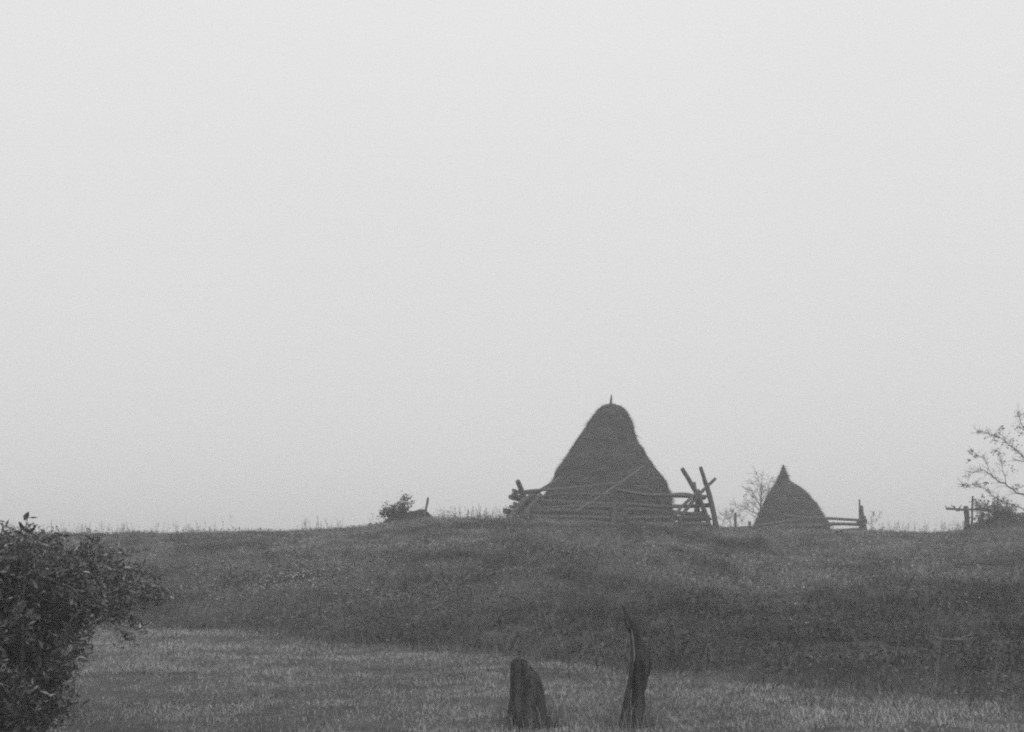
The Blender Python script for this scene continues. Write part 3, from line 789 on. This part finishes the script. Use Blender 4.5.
# tall weed sprig that rises above the bush
Y = 9.6
root = empty("tall_weed", on_ground(24, Y, 650), 'single upright weed with broad leaves poking above the dark bush, far left', 'weed')
mb = MB(); b0 = Vector(root.location); P = [b0, b0.lerp(at(26, 545, Y), .6), at(25, 540, Y), at(26, 528, Y), at(27, 519, Y)]
tube(mb, P, [.008, .006, .005, .004, .003], 5); 
for (e, s_) in [((19, 523), (26, 531)), ((33, 528), (26, 530)), ((30, 524), (26, 531)), ((22, 534), (25, 538))]:
    tube(mb, [at(s_[0], s_[1], Y), at(e[0], e[1], Y)], [.004, .002], 4, cap=False)
mb.build("stem", M_twig, root)
mb = MB()
for (a, b, w) in [((24, 521), (29, 511.5), 3.0), ((29, 517.5), (38.5, 517.2), .9), ((24, 529), (34, 534), 2.2), ((25, 532), (19, 521), 2.6), ((28, 534), (36, 527), 1.8), ((23, 536), (15, 530), 2.8)]:
    A = at(a[0], a[1], Y); B = at(b[0], b[1], Y + rnd.uniform(-.03, .03)); d = B - A; s = d.cross(Vector((0, 1, .3))).normalized() * w * mpp(Y)
    up = d.cross(s).normalized() * .006
    mb.add([A, A.lerp(B, .4) + s + up, A.lerp(B, .75) + s * .6 + up, B, A.lerp(B, .75) - s * .6 + up, A.lerp(B, .4) - s + up, A.lerp(B, .55) - up], [(0, 1, 6), (1, 2, 6), (2, 3, 6), (3, 4, 6), (4, 5, 6), (5, 0, 6)], .08)
mb.build("leaves", M_leaf, root)

# ------------------------------------------------------------ stump and snag, bottom foreground
def ring_body(name, parent, spec, Y, mat, n=44, depth=.85, seed=1, ridge=.07):
    """spec: rows (py, xl, xr) top to bottom; fluted rotten wood"""
    mb = MB(); V = []; Fc = []; rows = []
    spec = sorted(spec)
    pys = np.linspace(spec[0][0], spec[-1][0], 40); S = np.array(spec, float)
    for i, py in enumerate(pys):
        xl = np.interp(py, S[:, 0], S[:, 1]); xr = np.interp(py, S[:, 0], S[:, 2])
        c = at((xl + xr) / 2, py, Y); r = (xr - xl) / 2 * mpp(Y)
        for k in range(n):
            a = 2 * math.pi * k / n
            f = 1 + ridge * (mnoise.noise(Vector((math.cos(a) * 3.2 + seed, math.sin(a) * 3.2, py * .02))) * 1.6
                             + mnoise.noise(Vector((math.cos(a) * 9, math.sin(a) * 9 + seed, py * .05))) + .5 * mnoise.noise(Vector((math.cos(a) * 14, math.sin(a) * 14, py * .35))))
            jag = (1 - i / 39) ** 4 * (.025 * mnoise.noise(Vector((math.cos(a) * 2.5 + seed, math.sin(a) * 2.5, 3))) + .05 * mnoise.noise(Vector((math.cos(a) * 9, math.sin(a) * 9 + seed, 1))))
            V.append(c + Vector((math.cos(a) * r * f, math.sin(a) * r * f * depth, jag)))
    m = len(pys)
    for i in range(m - 1):
        for k in range(n): Fc.append((i * n + k, (i + 1) * n + k, (i + 1) * n + (k + 1) % n, i * n + (k + 1) % n))
    V.append(sum((V[k] for k in range(n)), Vector()) / n - Vector((0, 0, .015)))
    for k in range(n): Fc.append((k, (k + 1) % n, len(V) - 1))
    mb.add(V, Fc); return mb.build(name, mat, parent, smooth=True)
Y = 12.0
root = empty("tree_stump", on_ground(527, Y, 725), 'broad dark rotten stump with a broken sloping top, bottom centre', 'stump')
ring_body("heartwood", root, [(659.6, 517, 519), (661, 513, 526), (664, 511.3, 528), (670, 511, 528.5), (680, 510.8, 529), (695, 510.5, 530), (715, 509, 532), (745, 505, 538)], Y, M_stump, seed=2, ridge=.11)
ring_body("bark", root, [(669.5, 527, 530), (672, 525, 534.5), (676, 523, 538.5), (680, 522, 540.5), (686, 521, 541.5), (695, 520, 543.5), (715, 519, 546), (745, 517, 551)], Y - .02, M_stump, seed=7, ridge=.13, depth=.9)
root = empty("dead_snag", on_ground(637, Y, 725), 'tall curved forked dead snag right of the broad stump, bottom centre', 'dead tree')
def limb(name, spec, Y, seed):
    mb = MB(); P = [at(a, b, Y) for a, b, r in spec]; Q = []; Rr = []
    for i in range(len(P) - 1):
        for t in np.linspace(0, 1, 6)[:-1]:
            Q.append(P[i].lerp(P[i + 1], t)); Rr.append((spec[i][2] + (spec[i + 1][2] - spec[i][2]) * t) * 1.12 * mpp(Y))
    Q.append(P[-1]); Rr.append(spec[-1][2] * mpp(Y)); n = 22; V = []; Fc = []
    for j in range(2):      # smooth the centre line
        Q = [Q[0]] + [(Q[i - 1] + Q[i] * 2 + Q[i + 1]) / 4 for i in range(1, len(Q) - 1)] + [Q[-1]]
    for i, p in enumerate(Q):
        for k in range(n):
            a = 2 * math.pi * k / n
            f = 1 + .45 * mnoise.noise(Vector((math.cos(a) * 2 + seed, math.sin(a) * 2, i * .05))) + .3 * mnoise.noise(Vector((math.cos(a) * 6, math.sin(a) * 6 + seed, i * .2)))
            V.append(p + Vector((math.cos(a) * f, math.sin(a) * f, 0)) * Rr[i])
    for i in range(len(Q) - 1):
        for k in range(n): Fc.append((i * n + k, i * n + (k + 1) % n, (i + 1) * n + (k + 1) % n, (i + 1) * n + k))
    Fc.append(tuple((len(Q) - 1) * n + k for k in range(n)))
    mb.add(V, Fc); return mb.build(name, M_snag, root, smooth=True)
limb("trunk", [(637, 740, 9), (637.8, 712, 6), (638, 695, 5.2), (640, 678, 6.8), (642, 664, 7.4), (639.5, 650, 5.6), (637, 638, 4.6), (635.5, 626, 3.8), (630.5, 618, 3.2), (626, 611, 2.4), (623, 605.5, 1.1)], Y, 3)
limb("side_shoot", [(622, 738, 5), (625.5, 712, 3.2), (627, 696, 2.7), (630.5, 680, 2.4), (632, 664, 1.9), (633.5, 650, 1.8), (635, 640, 1.5)], Y - .03, 9)

_m, M_snag = M_snag, M_dry
limb("bare_wood", [(633.8, 662, .5), (634.5, 654, .7), (633.8, 645, .6), (632.6, 637, .7), (631.8, 630, .3)], Y - .06, 4)
M_snag = _m
limb("broken_branch", [(636, 640, 2.2), (630, 632, 1.6), (625.5, 624, 1.0), (624.5, 619, .5)], Y + .02, 6)

# ------------------------------------------------------------ dry stalks and a fallen twig
def stalk(label, pts, Y, r=.005, side=4, name="dry_stalk"):
    b = at(pts[0][0], pts[0][1], Y); b.z = min(b.z, gz(b.x, b.y) - .03)
    P = [b] + [at(a, c, Y) for a, c in pts]
    mb = MB(); tube(mb, P, [r] + [r * (1 - .6 * i / len(pts)) for i in range(len(pts))], 5, .1, cap=True)
    for k in range(side):
        i = rnd.randrange(1, len(P) - 1); c = P[i].lerp(P[i + 1], rnd.random()); e = c + Vector((rnd.uniform(-.1, .1), rnd.uniform(-.1, .1), rnd.uniform(.02, .12)))
        tube(mb, [c, e], [r * .6, r * .3], 3, cap=False)
    tip = P[-1]
    for k in range(7):
        e = tip + Vector((rnd.gauss(0, .03), rnd.gauss(0, .03), rnd.uniform(-.03, .07)))
        tube(mb, [tip - Vector((0, 0, .02)), e], [r * .5, r * .7], 4, cap=True)
    return props(mb.build(name, M_dry, origin=tuple(b)), label, 'dry stalk')
stalk('tall straight dry stalk in the dark weeds at the lower right', [(935, 690), (937.5, 668), (940, 645), (942, 632), (944, 622)], 14.9, .006)
stalk('pale dry stalk standing beside the right edge, lower right', [(994, 690), (996, 668), (998, 645)], 14.6, .006)
stalk('thin stalk leaning right above the near bank, left of the stump', [(452, 646), (458, 636), (466, 622)], 21.5, .006)
stalk('curved dry stalk standing in the short grass at the lower left', [(225, 665), (225, 650), (228, 640), (231, 637)], 20, .006, 2)
stalk('thin stalk leaning right at the bank edge between the stump and the snag', [(575, 662), (582, 652), (590, 640)], 17.8, .005)
root = empty("fallen_twig", on_ground(960, 16.4, 640), 'pale forked fallen twig lying on the dark weeds, lower right', 'twig')
mb = MB(); Y = 16.4
tube(mb, [at(929, 636, Y), at(943, 639, Y), at(956, 639.5, Y), at(966, 636, Y), at(977, 633.2, Y)], [.006, .006, .006, .005, .003], 5, .2)
tube(mb, [at(956, 639.5, Y), at(966, 639, Y - .05), at(975, 637.5, Y - .1)], [.007, .005, .003], 5, .2)
tube(mb, [at(968, 636, Y), at(972, 632, Y + .1)], [.005, .003], 4, .2)
mb.build("twig", M_dry, root)

# ------------------------------------------------------------ the air: fog over the hill
def haze():
    x0, x1, y0, y1 = -310, 315, -250, 320
    z0 = EYE - 22 - 4; z1 = EYE + 7
    V = [(x, y, z) for z in (z0, z1) for y in (y0, y1) for x in (x0, x1)]
    Fc = [(0, 2, 3, 1), (4, 5, 7, 6), (0, 1, 5, 4), (2, 6, 7, 3), (0, 4, 6, 2), (1, 3, 7, 5)]
    me = bpy.data.meshes.new("haze"); me.from_pydata(V, [], Fc); me.update()
    m = bpy.data.materials.new("fog"); m.use_nodes = True; n = m.node_tree; n.nodes.clear()
    o_ = n.nodes.new("ShaderNodeOutputMaterial"); v = n.nodes.new("ShaderNodeVolumePrincipled")
    v.inputs['Color'].default_value = (.97, .97, .97, 1); v.inputs['Density'].default_value = .0042
    v.inputs['Anisotropy'].default_value = .2
    n.links.new(v.outputs[0], o_.inputs['Volume']); me.materials.append(m)
    o = bpy.data.objects.new("haze", me); COL.objects.link(o)
    props(o, 'pale fog hanging over the whole hill', 'fog', kind='stuff')
haze()
